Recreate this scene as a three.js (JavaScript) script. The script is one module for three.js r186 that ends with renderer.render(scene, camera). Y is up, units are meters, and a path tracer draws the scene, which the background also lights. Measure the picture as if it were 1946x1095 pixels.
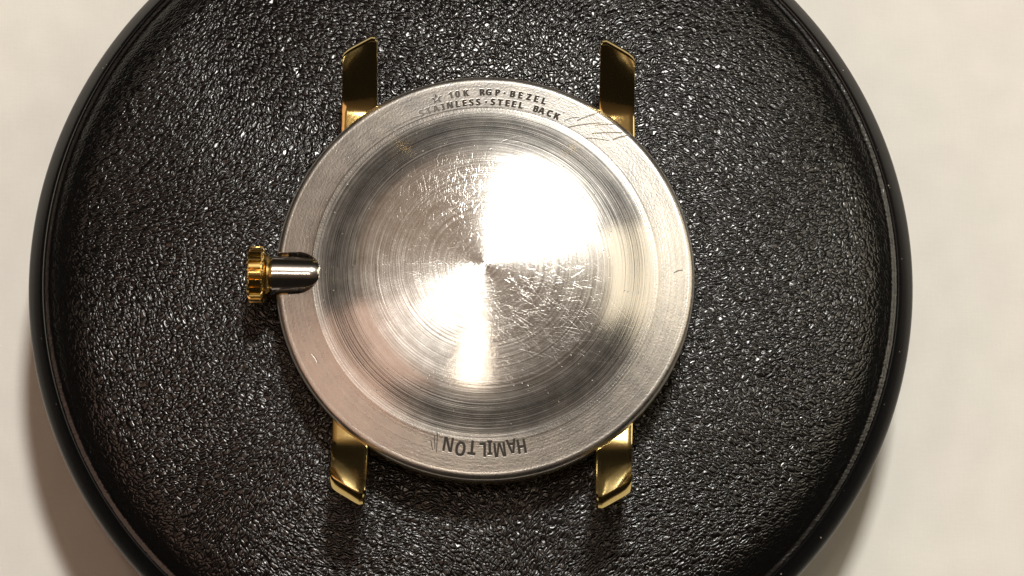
import * as THREE from 'three';
import { RectAreaLightUniformsLib } from 'three/addons/lights/RectAreaLightUniformsLib.js';
import { RoundedBoxGeometry } from 'three/addons/geometries/RoundedBoxGeometry.js';
import { toCreasedNormals, mergeGeometries } from 'three/addons/utils/BufferGeometryUtils.js';
import { createNoise2D } from 'simplex-noise';

// ------------------------------------------------------------------ camera, light, exposure
const MM = 0.001, LIFT = 6;                                   // LIFT: height of the cushion's foot, mm
const renderer = new THREE.WebGLRenderer({ antialias: true });
renderer.toneMapping = THREE.LinearToneMapping;
renderer.toneMappingExposure = 1.0;
renderer.shadowMap.enabled = true;
renderer.shadowMap.type = THREE.PCFSoftShadowMap;
RectAreaLightUniformsLib.init();

const scene = new THREE.Scene();
scene.background = new THREE.Color().setRGB(0.012, 0.0095, 0.0075);   // the dim room around the table

const TILT = THREE.MathUtils.degToRad(15.5), DIST = 280 * MM;
const target = new THREE.Vector3(3.36, 8.5 + LIFT, 1.45).multiplyScalar(MM);
const camera = new THREE.PerspectiveCamera(2 * Math.atan(0.5 * 1095 * 0.04254 / 280) * 180 / Math.PI, 1024 / 576, 0.02, 10);
camera.position.set(target.x, target.y + DIST * Math.cos(TILT), target.z + DIST * Math.sin(TILT));
camera.up.set(0, 0, -1);
camera.lookAt(target);
scene.add(camera);

// lamps: where each stands (metres), which way it looks, its size, colour and radiance
const LAMPS = {
  key: { at: [0.070, 0.66, -0.265], size: [0.072, 0.072], color: [1.0, 0.97, 0.91], power: 222 },
  panel: { at: [0.46, 0.50, -0.16], size: [0.34, 0.34], color: [1.0, 0.88, 0.66], power: 1.9 },
  west: { at: [-0.36, 0.60, 0.10], size: [0.36, 0.36], color: [1.0, 0.54, 0.36], power: 0.75 },
  small: { at: [-0.030, 0.72, 0.030], size: [0.045, 0.045], color: [1.0, 0.84, 0.68], power: 36 },
  up: { at: [-0.30, 0.62, -0.66], size: [0.26, 0.26], color: [1.0, 0.68, 0.48], power: 19 },
};

// ------------------------------------------------------------------ helpers
let seed = 12345;
const rnd = () => { seed = (seed + 0x6d2b79f5) | 0; let t = Math.imul(seed ^ (seed >>> 15), 1 | seed); t = (t + Math.imul(t ^ (t >>> 7), 61 | t)) ^ t; return ((t ^ (t >>> 14)) >>> 0) / 4294967296; };
const noise = createNoise2D(rnd), noiseB = createNoise2D(rnd), noiseC = createNoise2D(rnd);
const clamp = (x, a = 0, b = 1) => Math.min(b, Math.max(a, x));
const smooth = (a, b, x) => { const t = clamp((x - a) / (b - a)); return t * t * (3 - 2 * t); };
const hash = (x, y, k) => { let h = Math.imul(x, 374761393) + Math.imul(y, 668265263) + Math.imul(k, 2147483647 ^ 974711); h = Math.imul(h ^ (h >>> 13), 1274126177); return ((h ^ (h >>> 16)) >>> 0) / 4294967296; };

function dataTexture(data, n, color = false, float = true) {
  const t = new THREE.DataTexture(data, n, n, THREE.RGBAFormat, float ? THREE.FloatType : THREE.UnsignedByteType);
  t.magFilter = THREE.LinearFilter; t.minFilter = THREE.LinearFilter; t.wrapS = t.wrapT = THREE.RepeatWrapping;
  if (color) t.colorSpace = THREE.SRGBColorSpace;
  t.needsUpdate = true;
  return t;
}
const gray = (v, n) => { const d = new Float32Array(n * n * 4); for (let i = 0; i < n * n; i++) { d[4 * i] = d[4 * i + 1] = d[4 * i + 2] = v[i]; d[4 * i + 3] = 1; } return dataTexture(d, n); };
const pair = (v, n) => { const d = new Float32Array(n * n * 4); for (let i = 0; i < n * n; i++) { d[4 * i + 1] = v[2 * i]; d[4 * i + 2] = v[2 * i + 1]; d[4 * i + 3] = 1; } return dataTexture(d, n); };   // green roughness, blue metalness
function part(name, geometry, material, parent) {
  const m = new THREE.Mesh(geometry, material);
  m.name = name; m.castShadow = m.receiveShadow = true; parent.add(m);
  return m;
}
function thing(name, label, category, pos = [0, 0, 0]) {
  const g = new THREE.Group(); g.name = name; g.position.set(...pos);
  g.userData = { label, category }; scene.add(g);
  return g;
}
const creased = (g, a) => toCreasedNormals(g.scale(1e5, 1e5, 1e5), a).scale(1e-5, 1e-5, 1e-5);   // that helper merges points nearer than a centimetre, so it works on an enlarged copy
// a surface of revolution as a polar sheet: profile [[r, y], ...] in mm; bend(r, phi, y) may shift a point
function polarSheet(profile, phis, { bend, uvOf } = {}) {
  const nr = profile.length, np = phis.length, pos = [], uv = [], uv1 = [], idx = [];
  let s = 0;
  for (let i = 0; i < nr; i++) {
    if (i) s += Math.hypot(profile[i][0] - profile[i - 1][0], profile[i][1] - profile[i - 1][1]);
    for (let j = 0; j < np; j++) {
      let [r, y] = profile[i]; const p = phis[j];
      if (bend) [r, y] = bend(r, p, y);
      pos.push(r * Math.cos(p) * MM, y * MM, -r * Math.sin(p) * MM);
      const [a, b, c, d] = uvOf(r, p, s);
      uv.push(a, b); uv1.push(c, d);
    }
  }
  for (let i = 0; i + 1 < nr; i++) for (let j = 0; j + 1 < np; j++) {
    const a = i * np + j, b = a + 1, c = a + np, d = c + 1;
    if (profile[i][0] > 1e-6) idx.push(a, c, b);
    if (profile[i + 1][0] > 1e-6) idx.push(b, c, d);
  }
  const g = new THREE.BufferGeometry();
  g.setAttribute('position', new THREE.Float32BufferAttribute(pos, 3));
  g.setAttribute('uv', new THREE.Float32BufferAttribute(uv, 2));
  g.setAttribute('uv1', new THREE.Float32BufferAttribute(uv1, 2));
  g.setIndex(idx); g.computeVertexNormals();
  const N = g.attributes.normal, v = new THREE.Vector3(), w = new THREE.Vector3();
  for (let i = 0; i < nr; i++) {                       // close the seam smoothly
    const a = i * np, b = a + np - 1;
    v.fromBufferAttribute(N, a).add(w.fromBufferAttribute(N, b)).normalize();
    if (profile[i][0] < 1e-6) { for (let j = 0; j < np; j++) N.setXYZ(a + j, 0, 1, 0); continue; }
    N.setXYZ(a, v.x, v.y, v.z); N.setXYZ(b, v.x, v.y, v.z);
  }
  return g;
}
const even = (n) => Array.from({ length: n + 1 }, (_, i) => i / n * 2 * Math.PI);
const curve = (pts, n) => new THREE.SplineCurve(pts.map((p) => new THREE.Vector2(...p))).getSpacedPoints(n).map((p) => [Math.max(0, p.x), p.y]);
const lathe = (pts, seg = 128) => { const g = new THREE.LatheGeometry(pts.map(([r, y]) => new THREE.Vector2(r * MM, y * MM)), seg); return creased(g, 0.6); };

// ------------------------------------------------------------------ the table
function tableTexture() {
  const n = 1024, c = new Float32Array(n * n * 4), h = new Float32Array(n * n);
  for (let y = 0; y < n; y++) for (let x = 0; x < n; x++) {
    const fib = noise(x * 0.22, y * 0.02) * 0.5 + noiseB(x * 0.025, y * 0.2) * 0.5, mott = noiseC(x * 0.012, y * 0.012), grit = rnd() - 0.5;
    const k = 1 + 0.008 * fib + 0.012 * mott + 0.012 * grit, i = y * n + x;
    c[4 * i] = 0.905 * k; c[4 * i + 1] = 0.893 * (k + 0.004 * noise(x * 0.006, y * 0.006)); c[4 * i + 2] = 0.862 * k; c[4 * i + 3] = 1;
    h[i] = 0.5 + 0.2 * fib + 0.25 * grit + 0.1 * mott;
  }
  return [dataTexture(c, n, true), gray(h, n)];
}
const [tableColor, tableBump] = tableTexture();
for (const t of [tableColor, tableBump]) t.repeat.set(1 / 0.06, 1 / 0.06);
const tableMat = new THREE.MeshStandardMaterial({ map: tableColor, bumpMap: tableBump, bumpScale: 0.000012, roughness: 0.62 });
{
  const g = new RoundedBoxGeometry(0.30, 0.0004, 0.215, 2, 0.0001);
  const p = g.attributes.position, u = new Float32Array(p.count * 2);
  for (let i = 0; i < p.count; i++) { u[2 * i] = p.getX(i) + 0.013; u[2 * i + 1] = -p.getZ(i) + 0.021; }
  g.setAttribute('uv', new THREE.BufferAttribute(u, 2));
  const t = part('paper_sheet', g, tableMat, scene);
  t.position.set(0.01, -0.0002, 0.004);
  t.userData = { label: 'plain cream sheet lying flat under the black cushion', category: 'paper' };
  const d = part('table_top', new RoundedBoxGeometry(1.9, 0.03, 1.7, 3, 0.004), new THREE.MeshStandardMaterial({ color: new THREE.Color().setRGB(0.055, 0.032, 0.02), roughness: 0.55 }), scene);
  d.position.y = -0.0005 - 0.015;
  d.userData = { kind: 'structure', label: 'dark brown table top beneath the cream sheet', category: 'table' };
}

// ------------------------------------------------------------------ the cushion
const RIM_Y = 8.2, PAD_BASE = 5.7, PAD_R = 35.2, PAD_H = 7.6, PAD_N = 2.4;
const padY = (r) => PAD_BASE + PAD_H * Math.pow(Math.max(0, 1 - Math.pow(Math.min(1, r / PAD_R), PAD_N)), 1 / PAD_N);

function leatherBump() {
  const n = 2048, span = 82, h = new Float32Array(n * n), px = span / n;   // mm
  for (let y = 0; y < n; y++) for (let x = 0; x < n; x++) {
    const X = (x - n / 2) * px, Y = (y - n / 2) * px;
    // hide grain: pebbles drawn out along a slowly turning direction
    const dir = 2.4 * noise(X * 0.022 + 7, Y * 0.022) + 0.5, st = 1.42 + 0.3 * noiseB(X * 0.05, Y * 0.05);
    const wx = X + 0.16 * noiseB(X * 1.1, Y * 1.1), wy = Y + 0.16 * noiseC(X * 1.1, Y * 1.1);
    const a = (wx * Math.cos(0.35) + wy * Math.sin(0.35)) / 0.41, b = (-wx * Math.sin(0.35) + wy * Math.cos(0.35)) / 0.31;
    const ci = Math.floor(a), cj = Math.floor(b), cd = Math.cos(dir), sd = Math.sin(dir);
    let f1 = 9, f2 = 9, lift = 0;
    for (let q = -1; q <= 1; q++) for (let p = -1; p <= 1; p++) {
      const i = ci + p, j = cj + q, dx = i + hash(i, j, 1) - a, dy = j + hash(i, j, 2) - b;
      const e = (dx * cd + dy * sd) / st, f = (-dx * sd + dy * cd) * st, d = Math.sqrt(e * e + f * f);
      if (d < f1) { f2 = f1; f1 = d; lift = hash(i, j, 3); } else if (d < f2) f2 = d;
    }
    const crease = smooth(0.0, 0.22, f2 - f1), pebble = (0.35 + 0.65 * crease) * Math.max(0, 1 - 0.95 * f1 * f1) * (0.7 + 0.3 * lift);
    const fine = noise(X * 4.4, Y * 4.4);
    const broad = noiseC(X * 0.45, Y * 0.45);
    const taut = 1 - 0.85 * smooth(29.5, 34.5, Math.hypot(X, Y));               // drawn smooth where it is pulled over the edge
    h[y * n + x] = 0.25 + taut * (0.55 * pebble + 0.012 * fine) + 0.10 * broad * (0.3 + 0.7 * taut);
  }
  return gray(h, n);
}
const leatherMat = new THREE.MeshPhysicalMaterial({ color: new THREE.Color().setRGB(0.003, 0.0028, 0.0026), roughness: 0.235, ior: 1.66, bumpMap: leatherBump(), bumpScale: 0.00020 });
const gloss = new THREE.MeshPhysicalMaterial({ color: new THREE.Color().setRGB(0.004, 0.004, 0.0042), roughness: 0.24 });

const cushion = thing('watch_cushion', 'round black grained leather cushion with a glossy black rim, lying on the cream table', 'cushion', [0, LIFT * MM, 0]);
{
  const outer = [[0, 0.05 - LIFT], [33.0, 0.05 - LIFT], [33.6, 0.15 - LIFT], [33.9, 0.7 - LIFT], [35.2, 3.6], [35.85, 5.9], [35.97, 6.4], [36.0, 6.75], [35.94, 6.98], [35.8, 7.16], [35.4, 7.58], [34.98, 7.97], [34.76, 8.16], [34.69, 8.19], [34.62, 8.16], [34.57, 8.02], [34.52, 6.6]];
  part('rim', lathe(outer, 256), gloss, cushion);
  const prof = [];
  for (let i = 0; i <= 150; i++) { const r = 33.25 * Math.sqrt(i / 150) * (0.4 + 0.6 * Math.sqrt(i / 150)); prof.push([r, padY(r)]); }
  const [rl, yl] = prof[prof.length - 1];
  const tail = curve([[rl, yl], [33.6, yl - 0.27], [33.95, yl - 0.56], [34.2, yl - 0.72], [34.62, yl - 0.86], [34.66, yl - 1.5]], 24);
  prof.push(...tail.slice(1));
  const g = polarSheet(prof, even(360), {
    bend: (r, p, y) => {
      const X = r * Math.cos(p), Y = r * Math.sin(p), k = smooth(34.4, 30, r);
      return [r, y + 0.10 * k * noise(X * 0.05 + 3, Y * 0.05) + 0.035 * k * noiseB(X * 0.16, Y * 0.16)];
    },
    uvOf: (r, p, s) => [0.5 + s * Math.cos(p) / 82, 0.5 + s * Math.sin(p) / 82, 0, 0],
  });
  part('leather_pad', g, leatherMat, cushion);
}

{ // lint and dust caught on the rim
  const bits = [];
  for (let i = 0; i < 46; i++) {
    const a = rnd() * 6.283, r = 34.75 + 1.0 * rnd() * rnd(), y = 8.06 - (r > 34.86 ? 0.83 * (r - 34.86) : 0), z = 0.03 + 0.05 * rnd() * rnd();
    const g = new THREE.IcosahedronGeometry(z * MM, 0); g.scale(1 + 2.4 * rnd() * rnd(), 0.5, 1); g.rotateY(rnd() * 6.283);
    g.translate(r * Math.cos(a) * MM, (y + LIFT) * MM, -r * Math.sin(a) * MM); bits.push(g);
  }
  const d = part('dust', mergeGeometries(bits), new THREE.MeshStandardMaterial({ color: new THREE.Color().setRGB(0.42, 0.38, 0.32), roughness: 0.9 }), scene);
  d.userData = { kind: 'stuff', label: 'pale specks of dust along the black cushion rim', category: 'dust' };
}

// ------------------------------------------------------------------ the watch, face down
const STEM_Z = 0.18;
const watch = thing('wrist_watch', 'strapless watch lying face down on the leather cushion, domed brushed steel back up', 'watch', [1.25 * MM, (17.5 + LIFT) * MM, 2.85 * MM]);
watch.scale.setScalar(1.008);
watch.rotation.y = THREE.MathUtils.degToRad(-0.9);

function backTextures() {
  const n = 2048, span = 33.0, s = n / span;                 // 16 micrometres a pixel
  const canvas = document.createElement('canvas'); canvas.width = canvas.height = n;
  const c = canvas.getContext('2d');
  const read = () => { const d = c.getImageData(0, 0, n, n).data, o = new Float32Array(n * n); for (let i = 0; i < n * n; i++) o[i] = d[4 * i] / 255; return o; };
  const clear = () => { c.setTransform(1, 0, 0, 1, 0, 0); c.fillStyle = '#000'; c.fillRect(0, 0, n, n); c.fillStyle = c.strokeStyle = '#fff'; };
  // stamped lettering, tops outward; angles in degrees clockwise from the twelve o'clock edge
  clear();
  const put = (ch, deg, r, h, wide = 1, weight = 'bold', alpha = 1, jig = 1) => {
    c.save(); c.translate(n / 2, n / 2); c.rotate((deg + jig * (rnd() - 0.5) * 0.5) * Math.PI / 180); c.translate(0, -r * s);
    c.rotate(jig * (rnd() - 0.5) * 0.09); c.scale(wide, 1); c.globalAlpha = alpha;
    c.font = weight + ' ' + Math.round(h * s / 0.72) + 'px sans-serif'; c.textAlign = 'center'; c.textBaseline = 'alphabetic';
    c.fillText(ch, 0, h * s / 2); c.lineWidth = (h < 0.8 ? 0.05 : 0.015) * s; c.lineJoin = 'round'; c.strokeText(ch, 0, h * s / 2); c.restore();
  };
  const arc = (text, a0, a1, r, h, wide, fade) => { const k = [...text]; k.forEach((ch, i) => { if (ch !== ' ') put(ch, a0 + (a1 - a0) * i / (k.length - 1), r, h, wide, 'bold', fade ? fade(i / (k.length - 1)) : 1); }); };
  arc('10K RGP·BEZEL', -11.6, 17.0, 14.85, 0.56, 0.92, (t) => 0.7 + 0.3 * smooth(0, 0.3, t));
  arc('STAINLESS·STEEL BACK', -21.8, 22.5, 13.98, 0.56, 0.9, (t) => 0.55 + 0.45 * smooth(0, 0.35, t));
  c.save(); c.translate(n / 2, n / 2); c.rotate(-16.0 * Math.PI / 180); c.translate(0, -14.8 * s); c.lineWidth = 6; c.globalAlpha = 0.8; c.beginPath();
  for (let i = 0; i <= 10; i++) { const q = i * Math.PI / 5, R = (i % 2 ? 0.15 : 0.36) * s; c.lineTo(R * Math.sin(q), -R * Math.cos(q)); }
  c.closePath(); c.stroke(); c.restore();
  [['H', -11.9], ['A', -8.7], ['M', -4.9], ['I', -1.75], ['L', 0.55], ['T', 3.9], ['O', 7.5], ['N', 11.6]].forEach(([ch, a]) => put(ch, 179.2 + a, 14.0 + 0.10 * Math.sin(a), 1.08, 0.80));
  c.lineWidth = 4; c.globalAlpha = 0.9;                       // stray tool marks at the last letter
  c.save(); c.translate(n / 2, n / 2); c.rotate(193.4 * Math.PI / 180); for (const [a, b, d, e] of [[4, 14.7, 12, 13.3], [14, 14.5, 24, 13.5], [24, 14.6, 36, 13.9]]) { c.beginPath(); c.moveTo(a, -b * s); c.lineTo(d + 8, -e * s); c.stroke(); } c.restore();
  const letters = read();
  // scratches
  clear();
  const scratch = (x, y, ang, len, w, a, bow = 0) => {
    c.globalAlpha = a; c.lineWidth = w; c.beginPath(); c.moveTo(n / 2 + (x - len / 2 * Math.cos(ang)) * s, n / 2 - (y - len / 2 * Math.sin(ang)) * s);
    c.quadraticCurveTo(n / 2 + (x - bow * Math.sin(ang)) * s, n / 2 - (y + bow * Math.cos(ang)) * s, n / 2 + (x + len / 2 * Math.cos(ang)) * s, n / 2 - (y + len / 2 * Math.sin(ang)) * s); c.stroke();
  };
  const field = (cx, cy, rx, ry, count, ang, spread, len, w, a) => {
    for (let i = 0; i < count; i++) {
      const q = rnd() * 6.283, d = Math.sqrt(-1.2 * Math.log(1 - 0.93 * rnd())) * 0.75;
      scratch(cx + rx * d * Math.cos(q), cy + ry * d * Math.sin(q), ang + spread * (rnd() + rnd() - 1), len * (0.3 + 1.4 * rnd() * rnd()), w * (0.6 + 0.8 * rnd()), a * (0.35 + 0.65 * rnd()), (rnd() - 0.5) * 0.18 * len);
    }
  };
  field(0, 0, 10, 10, 1800, 0, 3.2, 0.5, 2.0, 0.5);
  field(4.6, -4.6, 5.2, 4.0, 420, -0.38, 0.8, 0.8, 2.2, 0.7);
  field(4.6, -4.2, 5.0, 3.4, 60, -0.3, 0.8, 1.5, 2.6, 0.9);
  field(4.2, -3.4, 4.6, 2.8, 160, 0.25, 0.6, 0.8, 2.2, 0.7);
  field(-4.0, 5.6, 4.6, 3.6, 300, 1.35, 0.75, 0.5, 2.4, 0.8);
  field(-4.4, 6.4, 3.8, 2.6, 40, 1.4, 0.5, 0.9, 3.0, 0.95);
  field(-1.6, 7.4, 3.0, 2.4, 120, 1.9, 0.9, 0.5, 2.4, 0.8);
  field(-5, -3, 5, 4, 200, 0.8, 1.5, 0.6, 2.2, 0.5);
  for (let i = 0; i < 260; i++) { const q = rnd() * 6.283, r = 12.8 + 3 * rnd(); scratch(r * Math.cos(q), r * Math.sin(q), q + 1.57 + (rnd() - 0.5) * 1.2, 0.3 + 1.3 * rnd() * rnd(), 2.4, 0.5 * rnd() + 0.1, 0.05); }
  scratch(2.2, 10.5, 0.30, 2.3, 5, 1, 0.35); scratch(2.4, 10.15, 0.12, 1.5, 4, 0.9, 0.2);
  const shiny = read();
  clear();                                                     // deep dark gouges on the flange by the lug
  for (const [x, y, a, l, w] of [[8.0, 13.0, 0.42, 2.2, 5], [7.6, 12.2, 0.2, 2.6, 5], [9.2, 12.3, 0.12, 1.5, 4], [9.4, 11.6, 0.1, 2.4, 5], [10.5, 11.3, 0.35, 1.4, 6], [6.6, 12.7, 0.3, 1.2, 4], [8.6, 11.0, -0.05, 1.8, 4], [-13.0, -7.0, -1.0, 0.9, 4], [15.0, 0.4, 0.4, 0.8, 4]]) scratch(x, y, a, l, w, 0.9, 0.12);
  for (let i = 0; i < 130; i++) { const q = rnd() * 6.283, r = 9 + 6.6 * rnd(); c.globalAlpha = 0.35 + 0.5 * rnd(); c.beginPath(); c.arc(n / 2 + r * Math.cos(q) * s, n / 2 - r * Math.sin(q) * s, 1.2 + 2.2 * rnd(), 0, 7); c.fill(); }
  const gouge = read();

  // turning marks: rings with slowly changing strength, plus arcs of limited length
  const rings = new Float32Array(1400), strong = new Float32Array(1400);
  for (let i = 0; i < 1400; i++) { rings[i] = rnd() - 0.5; strong[i] = rnd() < 0.13 ? (rnd() - 0.5) * 3.2 : 0; }
  const H = new Float32Array(n * n), C = new Float32Array(n * n * 4), R = new Float32Array(n * n * 2);
  for (let y = 0; y < n; y++) for (let x = 0; x < n; x++) {
    const X = (x + 0.5 - n / 2) / s, Y = (y + 0.5 - n / 2) / s, r = Math.hypot(X, Y), i = y * n + x, k = (n - 1 - y) * n + x;
    const p = Math.atan2(Y, X), u = r * 24 + 0.5 * noiseC(X * 0.3, Y * 0.3), m = Math.floor(u), f = u - m, e = f * f * (3 - 2 * f);
    const A = (q) => rings[q] + strong[q] * clamp(0.25 + 1.1 * noise(q * 7.31, p * 1.1) + 0.5 * noiseB(q * 3.7, p * 4));
    const ring = A(m) * (1 - e) + A(m + 1) * e;
    const wide = 0.6 * noise(r * 5.2, p * 0.55 + 40) + 0.5 * noiseB(r * 10.5 + 9, p * 0.8) + 0.35 * noiseC(r * 2.3, p * 0.7);   // deeper tool marks, three pitches
    const flange = smooth(12.4, 14.0, r), shoulder = smooth(9.6, 11.2, r) * (1 - smooth(12.8, 14.2, r));
    const pit = noise(X * 7.5, Y * 7.5) * 0.6 + noiseB(X * 15, Y * 15) * 0.4, tarn = noiseC(X * 0.5, Y * 0.5) * 0.5 + noise(X * 1.7, Y * 1.7) * 0.3 + noiseB(X * 5, Y * 5) * 0.2;
    const grain = noiseC(X * 8.5, Y * 8.5) * 0.6 + noise(X * 17, Y * 17) * 0.4;       // speckled tarnish
    // heights in micrometres
    H[i] = ring * (0.5 + 0.6 * shoulder - 0.2 * flange) + wide * (2.0 + 3.4 * shoulder - 1.0 * flange) + pit * (0.8 + 1.2 * flange) + 1.8 * flange * noiseB(X * 3.6, Y * 3.6) - 9 * letters[k] - 0.9 * shiny[k] - 12 * gouge[k];
    const dirt = clamp(0.95 * letters[k] + 0.6 * gouge[k]);
    let v = 0.49 + 0.03 * tarn + 0.07 * grain + (0.04 * ring + 0.03 * wide) * (1 - 0.4 * flange) + 0.02 * pit * flange + 0.16 * shiny[k];
    const red = 0.012 * (tarn + 0.4) * smooth(9, 12, r);
    C[4 * i] = (v + red) * (1 - dirt) + 0.035 * dirt; C[4 * i + 1] = (v * 0.960) * (1 - dirt) + 0.028 * dirt; C[4 * i + 2] = (v * 0.895 - red) * (1 - dirt) + 0.02 * dirt; C[4 * i + 3] = 1;
    R[2 * i + 1] = 1 - 0.9 * dirt; R[2 * i] = clamp(0.195 + 0.02 * tarn + 0.04 * ring + 0.02 * wide + 0.10 * flange + 0.03 * shoulder - 0.05 * shiny[k] + 0.65 * dirt);
  }
  let lo = 1e9, hi = -1e9; for (const v of H) { if (v < lo) lo = v; if (v > hi) hi = v; }
  for (let i = 0; i < n * n; i++) H[i] = (H[i] - lo) / (hi - lo);
  const out = { bump: gray(H, n), scale: (hi - lo) * 1e-6, map: dataTexture(C, n), rough: pair(R, n), span };
  for (const t of [out.bump, out.map, out.rough]) t.channel = 1;
  return out;
}
const bt = backTextures();
const steelBack = new THREE.MeshPhysicalMaterial({ metalness: 1, roughness: 1, map: bt.map, roughnessMap: bt.rough, metalnessMap: bt.rough, bumpMap: bt.bump, bumpScale: bt.scale, anisotropy: 0.9 });
const steelFlange = steelBack.clone(); steelFlange.anisotropy = 0.3;
const steel = new THREE.MeshPhysicalMaterial({ color: new THREE.Color().setRGB(0.62, 0.59, 0.56), metalness: 1, roughness: 0.16 });

const goldBump = (() => { const n = 512, h = new Float32Array(n * n); for (let y = 0; y < n; y++) for (let x = 0; x < n; x++) h[y * n + x] = 0.5 + 0.3 * noise(x * 0.02, y * 0.02) + 0.1 * noiseB(x * 0.1, y * 0.1); return gray(h, n); })();
goldBump.repeat.set(1 / 0.004, 1 / 0.004);
const gold = new THREE.MeshPhysicalMaterial({ color: new THREE.Color().setRGB(0.66, 0.51, 0.21), metalness: 1, roughness: 0.13, bumpMap: goldBump, bumpScale: 0.0000016 });
const goldDark = new THREE.MeshPhysicalMaterial({ color: new THREE.Color().setRGB(0.86, 0.62, 0.23), metalness: 1, roughness: 0.15 });

const AXIS = -0.45;                                             // height of the winding stem's axis below the flange edge
{
  // slope of the back against radius: a shallow dome that rolls over into a shoulder, then the almost flat flange
  const slope = (r) => (0.0200 * r + 0.27 * smooth(8.8, 11.9, r)) * (1 - smooth(11.6, 14.0, r)) + 0.225 * smooth(11.6, 14.0, r);
  const prof = [[0, 0]];
  for (let r = 0; r < 15.7 - 1e-6; r += 0.1) prof.push([r + 0.1, prof[prof.length - 1][1] - 0.1 * slope(r + 0.05)]);
  const drop = prof[prof.length - 1][1] - 0.08;
  for (const p of prof) p[1] -= drop;
  prof.push(...curve([prof[prof.length - 1], [15.95, 0.03], [16.17, -0.10], [16.28, -0.30], [16.28, -0.75]], 24).slice(1));
  const phis = []; for (let d = 0; d < 360;) { phis.push(d * Math.PI / 180); d += Math.abs(d - 180) < 9 ? 0.12 : 0.75; } phis.push(2 * Math.PI);
  const g = polarSheet(prof, phis, {
    bend: (r, p, y) => {                                        // the slot in the flange for the stem tube
      const x = r * Math.cos(p), z = r * Math.sin(p), q = Math.hypot(z + STEM_Z, Math.max(0, 14.6 + x)), k = x < 0 ? 1 - smooth(1.56, 1.68, q) : 0;
      return [r, y - k * (y + 1.2)];
    },
    uvOf: (r, p) => [r / 16, p / (2 * Math.PI), 0.5 + r * Math.cos(p) / bt.span, 0.5 + r * Math.sin(p) / bt.span],
  });
  const cut = prof.findIndex(([r]) => r > 13.3) * (phis.length - 1) * 6 - (phis.length - 1) * 3;         // the pitted flange is less strongly brushed than the dome
  g.addGroup(0, cut, 0); g.addGroup(cut, g.index.count - cut, 1);
  const b = part('case_back', g, [steelBack, steelFlange], watch);
  b.userData.label = 'domed brushed steel case back with stamped lettering and fine scratches';
}
part('bezel', lathe([[15.4, -0.55], [15.95, -0.6], [16.12, -0.72], [16.24, -0.92], [16.28, -1.2], [16.22, -1.8], [16.1, -2.5], [15.4, -3.0], [14.4, -3.2], [14.1, -3.1]], 256), gold, watch);
part('crystal', lathe([[14.2, -3.1], [13.9, -3.5], [12, -3.85], [8, -4.1], [4, -4.22], [0, -4.26]], 128), new THREE.MeshPhysicalMaterial({ color: 0xffffff, roughness: 0.03, transmission: 1, thickness: 0.001, ior: 1.49 }), watch);

// stem tube and crown, both turned about the stem axis (west)
function turned(pts, seg = 64) { const g = lathe(pts, seg); g.rotateZ(Math.PI / 2); g.translate(0, AXIS * MM, STEM_Z * MM); return g; }   // lathe height -> towards -x
part('stem_tube', turned([[0, 12.7], [1.1, 12.74], [1.34, 12.86], [1.42, 13.05], [1.45, 13.6], [1.50, 16.2], [1.51, 16.5], [1.42, 16.62], [0, 16.62]]), steel, watch);
{
  const pts = [], R0 = 2.23, NK = 22, SUB = 12;                  // knurled crown
  const prof = [[0, 18.56], [1.2, 18.54], [1.75, 18.46], [2.06, 18.34], [1, 18.22], [1, 17.34], [2.08, 17.2], [1.85, 17.1], [0, 17.1]];
  const nP = NK * SUB, pos = [], idx = [];
  prof.forEach(([r, h], i) => {
    for (let j = 0; j < nP; j++) {
      const a = j / nP * 2 * Math.PI + 0.09, f = (j % SUB) / SUB, ridge = smooth(0.10, 0.26, f) * (1 - smooth(0.74, 0.90, f)), deep = i === 4 || i === 5;
      const rr = deep ? R0 - 0.26 + 0.26 * ridge : r > 1.9 ? r - 0.12 + 0.12 * ridge : r;
      pos.push(-h * MM, (AXIS + rr * Math.cos(a)) * MM, (STEM_Z + rr * Math.sin(a)) * MM);
    }
  });
  for (let i = 0; i + 1 < prof.length; i++) for (let j = 0; j < nP; j++) { const a = i * nP + j, b = i * nP + (j + 1) % nP, c = a + nP, d = b + nP; idx.push(a, b, c, b, d, c); }
  let g = new THREE.BufferGeometry(); g.setAttribute('position', new THREE.Float32BufferAttribute(pos, 3)); g.setIndex(idx);
  g = creased(g, 0.5);
  const crown = part('crown', g, goldDark, watch);
  crown.userData.label = 'ribbed yellow gold winding crown';
  part('collar', turned([[0, 16.5], [1.12, 16.5], [1.34, 16.58], [1.4, 16.7], [1.66, 16.86], [1.76, 17.0], [1.6, 17.16], [0, 17.16]]), goldDark, crown);
}

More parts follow.
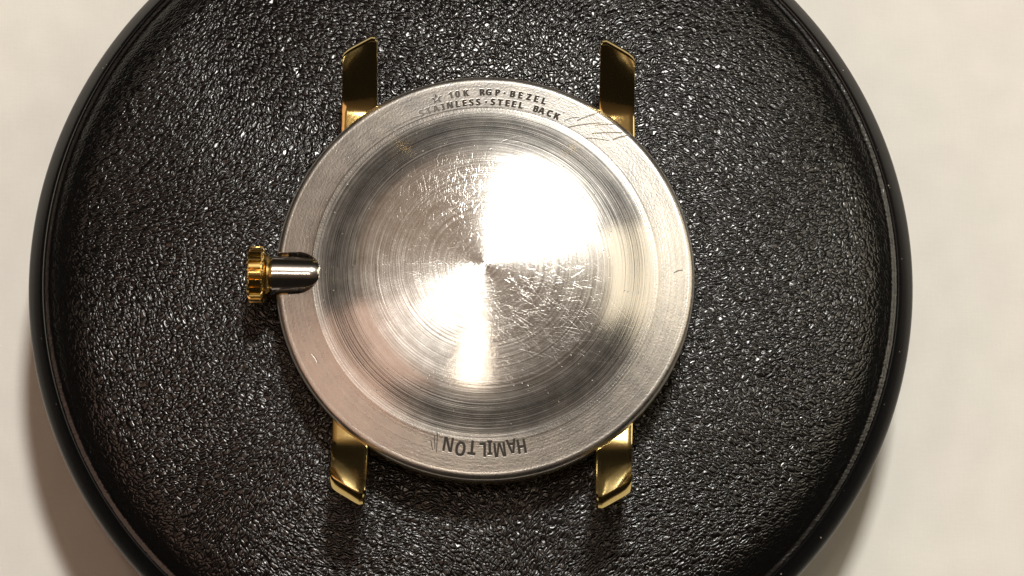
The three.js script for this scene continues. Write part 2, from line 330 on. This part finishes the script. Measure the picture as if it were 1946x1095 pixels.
// lugs: lofted bars with bevelled edges, a rising top face and a slanted end
function lugGeometry(sx, sn, { len = 18.1, cham = 1.5, tip = 0.8, lift = 3.5 } = {}) {
  const xi = 8.72, xo = 11.62, n0 = 10.2, bev = 0.16, loops = [], NS = 40;
  for (let i = 0; i <= NS; i++) {
    const t = i / NS, v = Math.min(1, t / 0.8), e = Math.max(0, (t - 0.8) / 0.2);          // body, then end bevel
    const taper = 0.16 * v, w0 = xi + 0.02, w1 = xo - taper;
    const topAt = (u) => -0.85 + 1.15 * v + (lift - 0.95) * Math.pow(Math.max(0, (v - 0.34 - 0.06 * u) / (0.66 - 0.06 * u)), 1.7) - (0.75 * e * e + 0.1 * e);
    const bot = -2.2 + 3.1 * v * v;
    const loop = [];
    const at = (x, y, onTop) => {                                  // y is measured from the top face, or absolute
      const u = clamp((x - xi) / (xo - xi));
      const n = n0 + (len - n0) * v + tip * e - cham * Math.max(0, (u - 0.12) / 0.88) * Math.pow(v, 3) - 0.35 * Math.pow(v, 6) * Math.pow(Math.abs(2 * u - 1), 6);
      loop.push([sx * x, onTop ? topAt(u) + y : y, sn * n]);
    };
    at(w0 + bev, 0, 1); for (let k = 1; k < 8; k++) at(w0 + bev + (w1 - w0 - 2 * bev) * k / 8, 0.025 * Math.sin(k / 8 * Math.PI), 1); at(w1 - bev, 0, 1);
    at(w1 - 0.3 * bev, -0.3 * bev, 1); at(w1, -bev, 1); at(w1, bot); at(w0, bot); at(w0, -bev, 1); at(w0 + 0.3 * bev, -0.3 * bev, 1);
    loops.push(loop);
  }
  const m = loops[0].length, pos = [], uv = [], idx = [];
  for (const l of loops) for (const [x, y, n] of l) { pos.push(x * MM, y * MM, -n * MM); uv.push(x * MM, n * MM); }
  const flip = sx * sn > 0;
  const tri = (a, b, c) => flip ? idx.push(a, c, b) : idx.push(a, b, c);
  for (let i = 0; i < NS; i++) for (let j = 0; j < m; j++) { const a = i * m + j, b = i * m + (j + 1) % m, c = a + m, d = b + m; tri(a, b, c); tri(b, d, c); }
  for (let j = 1; j + 1 < m; j++) { tri(NS * m, NS * m + j, NS * m + j + 1); tri(0, j + 1, j); }
  const g = new THREE.BufferGeometry();
  g.setAttribute('position', new THREE.Float32BufferAttribute(pos, 3)); g.setAttribute('uv', new THREE.Float32BufferAttribute(uv, 2)); g.setIndex(idx);
  return creased(g, 0.42);
}
for (const sx of [-1, 1]) for (const sn of [1, -1]) part('lug', lugGeometry(sx, sn), gold, watch);

// ------------------------------------------------------------------ the lamps standing round the cushion, outside the frame
const lampShell = new THREE.MeshStandardMaterial({ color: new THREE.Color().setRGB(0.05, 0.05, 0.05), roughness: 0.5 });
function lamp(name, label, { at, size, color, power }, aim, foot) {
  const g = thing(name, label, 'lamp', [foot[0], 0, foot[1]]);
  g.userData.group = 'lamps round the cushion';
  const rel = new THREE.Vector3(at[0] - foot[0], at[1], at[2] - foot[1]);
  part('base', creased(new THREE.LatheGeometry([[0, 0.0005], [0.07, 0.0005], [0.072, 0.004], [0.066, 0.012], [0.012, 0.018], [0.008, 0.03], [0, 0.03]].map((p) => new THREE.Vector2(...p)), 48), 0.6), lampShell, g);
  const head = new THREE.Object3D(); head.position.copy(rel);
  head.lookAt(new THREE.Vector3(...aim).sub(new THREE.Vector3(...at)).add(rel)); head.updateMatrix();          // +z towards the aim
  const back = new THREE.Vector3(0, 0, -0.03).applyMatrix4(head.matrix);
  part('arm', new THREE.TubeGeometry(new THREE.CatmullRomCurve3([new THREE.Vector3(0, 0.02, 0), new THREE.Vector3(0, back.y * 0.55, 0), new THREE.Vector3(back.x * 0.25, back.y * 1.02, back.z * 0.25), back]), 40, 0.006, 12), lampShell, g);
  const shell = mergeGeometries([
    new RoundedBoxGeometry(size[0] + 0.02, size[1] + 0.02, 0.02, 3, 0.006).translate(0, 0, -0.016),
    ...[[0, 1], [0, -1], [1, 0], [-1, 0]].map(([a, b]) => new THREE.BoxGeometry(a ? 0.008 : size[0] + 0.016, b ? 0.008 : size[1], 0.012).translate(a * (size[0] / 2 + 0.004), b * (size[1] / 2 + 0.004), -0.002).toNonIndexed()),
  ].map((q) => (q.index ? q.toNonIndexed() : q)));
  const sh = part('lamp_head', shell, lampShell, g); sh.applyMatrix4(head.matrix);
  const col = new THREE.Color().setRGB(...color);
  const df = part('light_diffuser', new THREE.PlaneGeometry(size[0], size[1]), new THREE.MeshStandardMaterial({ color: 0xffffff, roughness: 0.6, emissive: col, emissiveIntensity: 0.12 }), sh);
  df.position.z = -0.003;
  const l = new THREE.RectAreaLight(col, power, size[0], size[1]);
  l.position.copy(new THREE.Vector3(0, 0, 0.001).applyMatrix4(head.matrix)); g.add(l);
  g.updateMatrixWorld(true); l.lookAt(new THREE.Vector3(...aim));
  return g;
}
const C0 = [0, 0.015, 0];
{
  const c = part('ceiling', new THREE.BoxGeometry(3.0, 0.05, 2.8), new THREE.MeshStandardMaterial({ color: new THREE.Color().setRGB(0.82, 0.78, 0.72), roughness: 0.9 }), scene);
  c.position.set(0, 1.5, -0.5);
  c.userData = { kind: 'structure', label: 'pale matt ceiling above the table, lit by the uplight', category: 'ceiling' };
}
lamp('uplight_lamp', 'desk uplight with a square head turned to the ceiling, behind the cushion', LAMPS.up, [-0.2, 1.5, -0.56], [-0.40, -0.74]);
lamp('desk_lamp', 'desk lamp with a small square head, behind the cushion', LAMPS.key, C0, [0.10, -0.56]);
lamp('shade_lamp', 'desk lamp with a warm square light panel to the left of the cushion', LAMPS.west, C0, [-0.56, 0.22]);
lamp('panel_lamp', 'desk lamp with a wide square light panel to the right of the cushion', LAMPS.panel, C0, [0.66, -0.30]);
lamp('reading_lamp', 'tall reading lamp with a tiny square head hanging high over the cushion', LAMPS.small, C0, [-0.40, 0.42]);

renderer.render(scene, camera);
